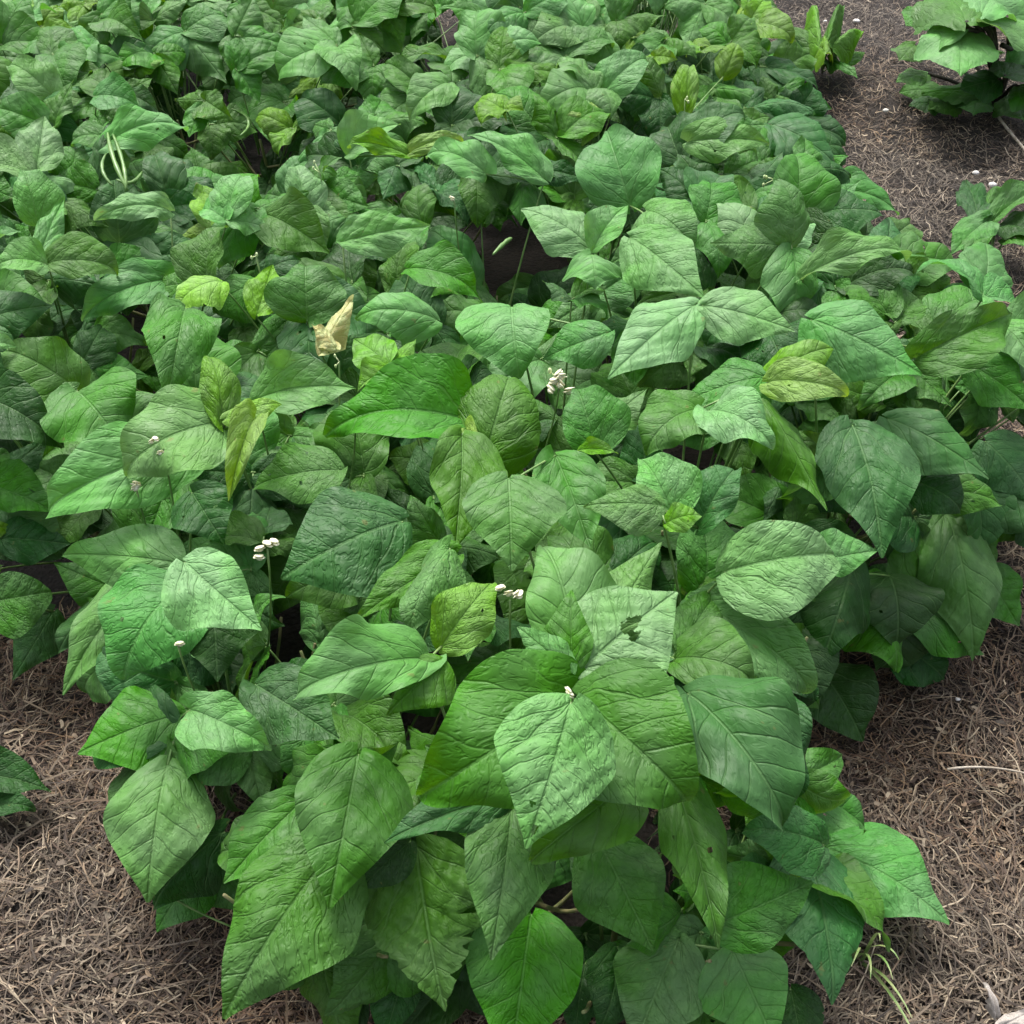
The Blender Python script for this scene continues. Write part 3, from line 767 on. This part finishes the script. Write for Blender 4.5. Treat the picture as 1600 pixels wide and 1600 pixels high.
BROAD = [leaflet_mesh(700+k, 0, bend=.2, cross=.3, wave=.05, quilt=.8, width=1.1, sh=-.12, ragged=.15) for k in range(3)]
loose_plant('broad_leaved_plant', 'tall plant with broad lobed leaves on dark woody stems in the top right corner', 'plant', (1560,160),
   [(1510,45,1440,60,70,'p',.28),(1500,40,1500,118,95,'p',.26),(1525,35,1600,35,90,'p',.30),(1510,35,1470,-12,90,'m',.30),(1530,30,1570,-25,80,'p',.30),
    (1560,125,1500,140,55,'d',.12),(1570,120,1640,100,70,'d',.16),(1560,140,1440,148,45,'m',.06),(1590,135,1640,165,60,'m',.10),(1470,140,1405,145,40,'m',.03),(1430,70,1405,95,40,'m',.12),(1450,20,1415,40,50,'m',.16),(1500,150,1450,172,42,'m',.03),(1530,150,1520,180,44,'c',.04),(1580,150,1600,190,50,'m',.04),(1450,115,1400,128,36,'p',.05),(1600,60,1640,110,60,'c',.2),(1470,160,1420,165,34,'d',.03)], M_WOOD, meshes=BROAD, r=.006)
# thick dark stems of that plant
bl = [o for o in col.objects if o.name == 'broad_leaved_plant'][0]; V, F = [], []
for (p0, p1, rr) in (((1553,150,.0),(1552,45,.24),.011),((1565,150,.0),(1575,58,.2),.007),((1565,70,.2),(1610,105,.12),.007)):
    a, c = at_z(*p0)-bl.location, at_z(*p1)-bl.location; tube(bez(a, (a+c)/2+Vector((.01, 0, .01)), c, 8), [rr*(1-.05*i) for i in range(8)], V, F, 8)
link('woody_stem', mesh('woody_stem', V, F, M_WOOD), bl)
def blades(name, label, cat, base_px, tips, mat, wd=.004, z0=.1):
    b = at_z(*base_px, 0); b.z = gz(b.x, b.y)-.02; e = bpy.data.objects.new(name, None); e.location = b; col.objects.link(e); tag(e, label, cat)
    for (tx, ty, z) in tips:
        T = at_z(tx, ty, z)-b; V, F = [], []; pts = bez(Vector((g.uniform(-.01, .01), g.uniform(-.01, .01), 0)), Vector((T.x*.4, T.y*.4, max(T.z, .05)*1.2)), T, 9)
        sidev = Vector((T.y, -T.x, 0)); sidev = sidev.normalized() if sidev.length > 1e-4 else Vector((1, 0, 0))
        for i, p in enumerate(pts):
            ww = wd*(1-(i/8)**2)*.5+.0003; V += [p-sidev*ww, p+Vector((0, 0, -ww*.4)), p+sidev*ww]
        for i in range(8):
            a = i*3; F += [(a, a+1, a+4, a+3), (a+1, a+2, a+5, a+4)]
        link('blade', mesh('grass_blade', V, F, mat), e)
blades('grass_tuft', 'thin pale green grass tuft on the straw beside the front right corner of the bed', 'grass tuft', (1350,1480),
   [(1425,1590,.02),(1395,1530,.05),(1375,1470,.07),(1405,1500,.05),(1330,1510,.06),(1440,1640,.01),(1360,1530,.05)], M_GRASS, .0045)
loose_plant('weed', 'small leafy yellow green weed on the straw beyond the far right end of the bed', 'weed', (1285,110),
   [(1275,80,1225,62,34,'m',.10),(1280,75,1262,30,34,'y',.13),(1290,75,1310,30,30,'s',.13),(1295,80,1345,60,32,'y',.10),(1295,95,1340,122,34,'m',.05),(1285,95,1262,120,32,'c',.05),(1280,88,1228,98,32,'m',.07),(1290,85,1290,50,30,'y',.15),(1320,100,1350,85,24,'s',.04)])
def stick(label, pts, r=.0035, name='dry_stick'):
    P_ = [at_z(*p) for p in pts]; o0 = P_[0].copy(); V, F = [], []; a, c, e = [p-o0 for p in P_]; tube(bez(a, c, e, 10), [r*(1-.04*i) for i in range(10)], V, F, 7)
    o = link(name, mesh(name, V, F, M_TWIG)); o.location = o0; tag(o, label, 'stick')
stick('long pale dry stick lying diagonally on the straw below the broad leaved plant', [(1538,150,.01),(1565,195,.015),(1625,260,.012)], .005)
stick('thin straw coloured stalk lying over the straw right of the front leaves', [(1480,1202,.012),(1540,1192,.02),(1610,1210,.012)], .002, 'dry_stalk')
def pebble(px, py, s, label, mat=M_STONE, name='pebble', fl=.6):
    p = at_z(px, py, 0); V, F = [], []; ell((0, 0, 0), (s, s*.75, s*fl), V, F, None, 10, 7, .16); o = link(name, mesh(name, V, F, mat)); o.location = (p.x, p.y, gz(p.x, p.y)-.02+s*fl+.012)
    tag(o, label, 'pebble' if name == 'pebble' else 'debris', 'pale pebbles lying on the straw' if name == 'pebble' else None)
pebble(1338,32,.012,'white pebble nearest the top picture edge, beside the spiky weed')
pebble(1385,168,.009,'white pebble on the straw left of the low leaves of the broad leaved plant')
pebble(1525,268,.009,'white pebble just above the small young plant')
pebble(1550,292,.011,'off white pebble touching the tip of the small young plant')
pebble(1500,1083,.004,'tiny white pebble on the brown straw right of the drooping blue green leaves')
pebble(1290,30,.006,'small pale pebble behind the spiky weed')
# curled dry leaf at the lower right
pale = simple('bleached leaf', (.26, .23, .20), (.42, .38, .34), .8, 60, bump=.001)
for (bx, by, tx, ty, wpx, me) in ((1556,1590,1536,1535,24, leaflet_mesh(801, 0, bend=1.2, cross=2.0, fold=.7, wave=.12, mat=pale, ragged=.2, name='curled_leaf')),
                                  (1560,1606,1612,1580,30, leaflet_mesh(802, 0, bend=.9, cross=1.5, fold=.4, wave=.14, mat=pale, ragged=.3, name='curled_leaf'))):
    B, T = at_z(bx, by, .012), at_z(tx, ty, .03 if tx < 1550 else .016); Y = T-B; L = Y.length; Y.normalize(); X = Y.cross(Vector((0, -.3, 1))).normalized(); Z = X.cross(Y); W = wpx*(B-CAM).dot(FW)/FPX
    o = link('curled_leaf', me); o.matrix_basis = Matrix(((X.x*W/.8, Y.x*L, Z.x*L, B.x), (X.y*W/.8, Y.y*L, Z.y*L, B.y), (X.z*W/.8, Y.z*L, Z.z*L, B.z), (0, 0, 0, 1)))
    tag(o, 'pale bleached dry leaf standing curled on the straw, bottom right corner' if tx < 1550 else 'flat torn pale dry leaf on the straw in the bottom right corner', 'dead leaf')
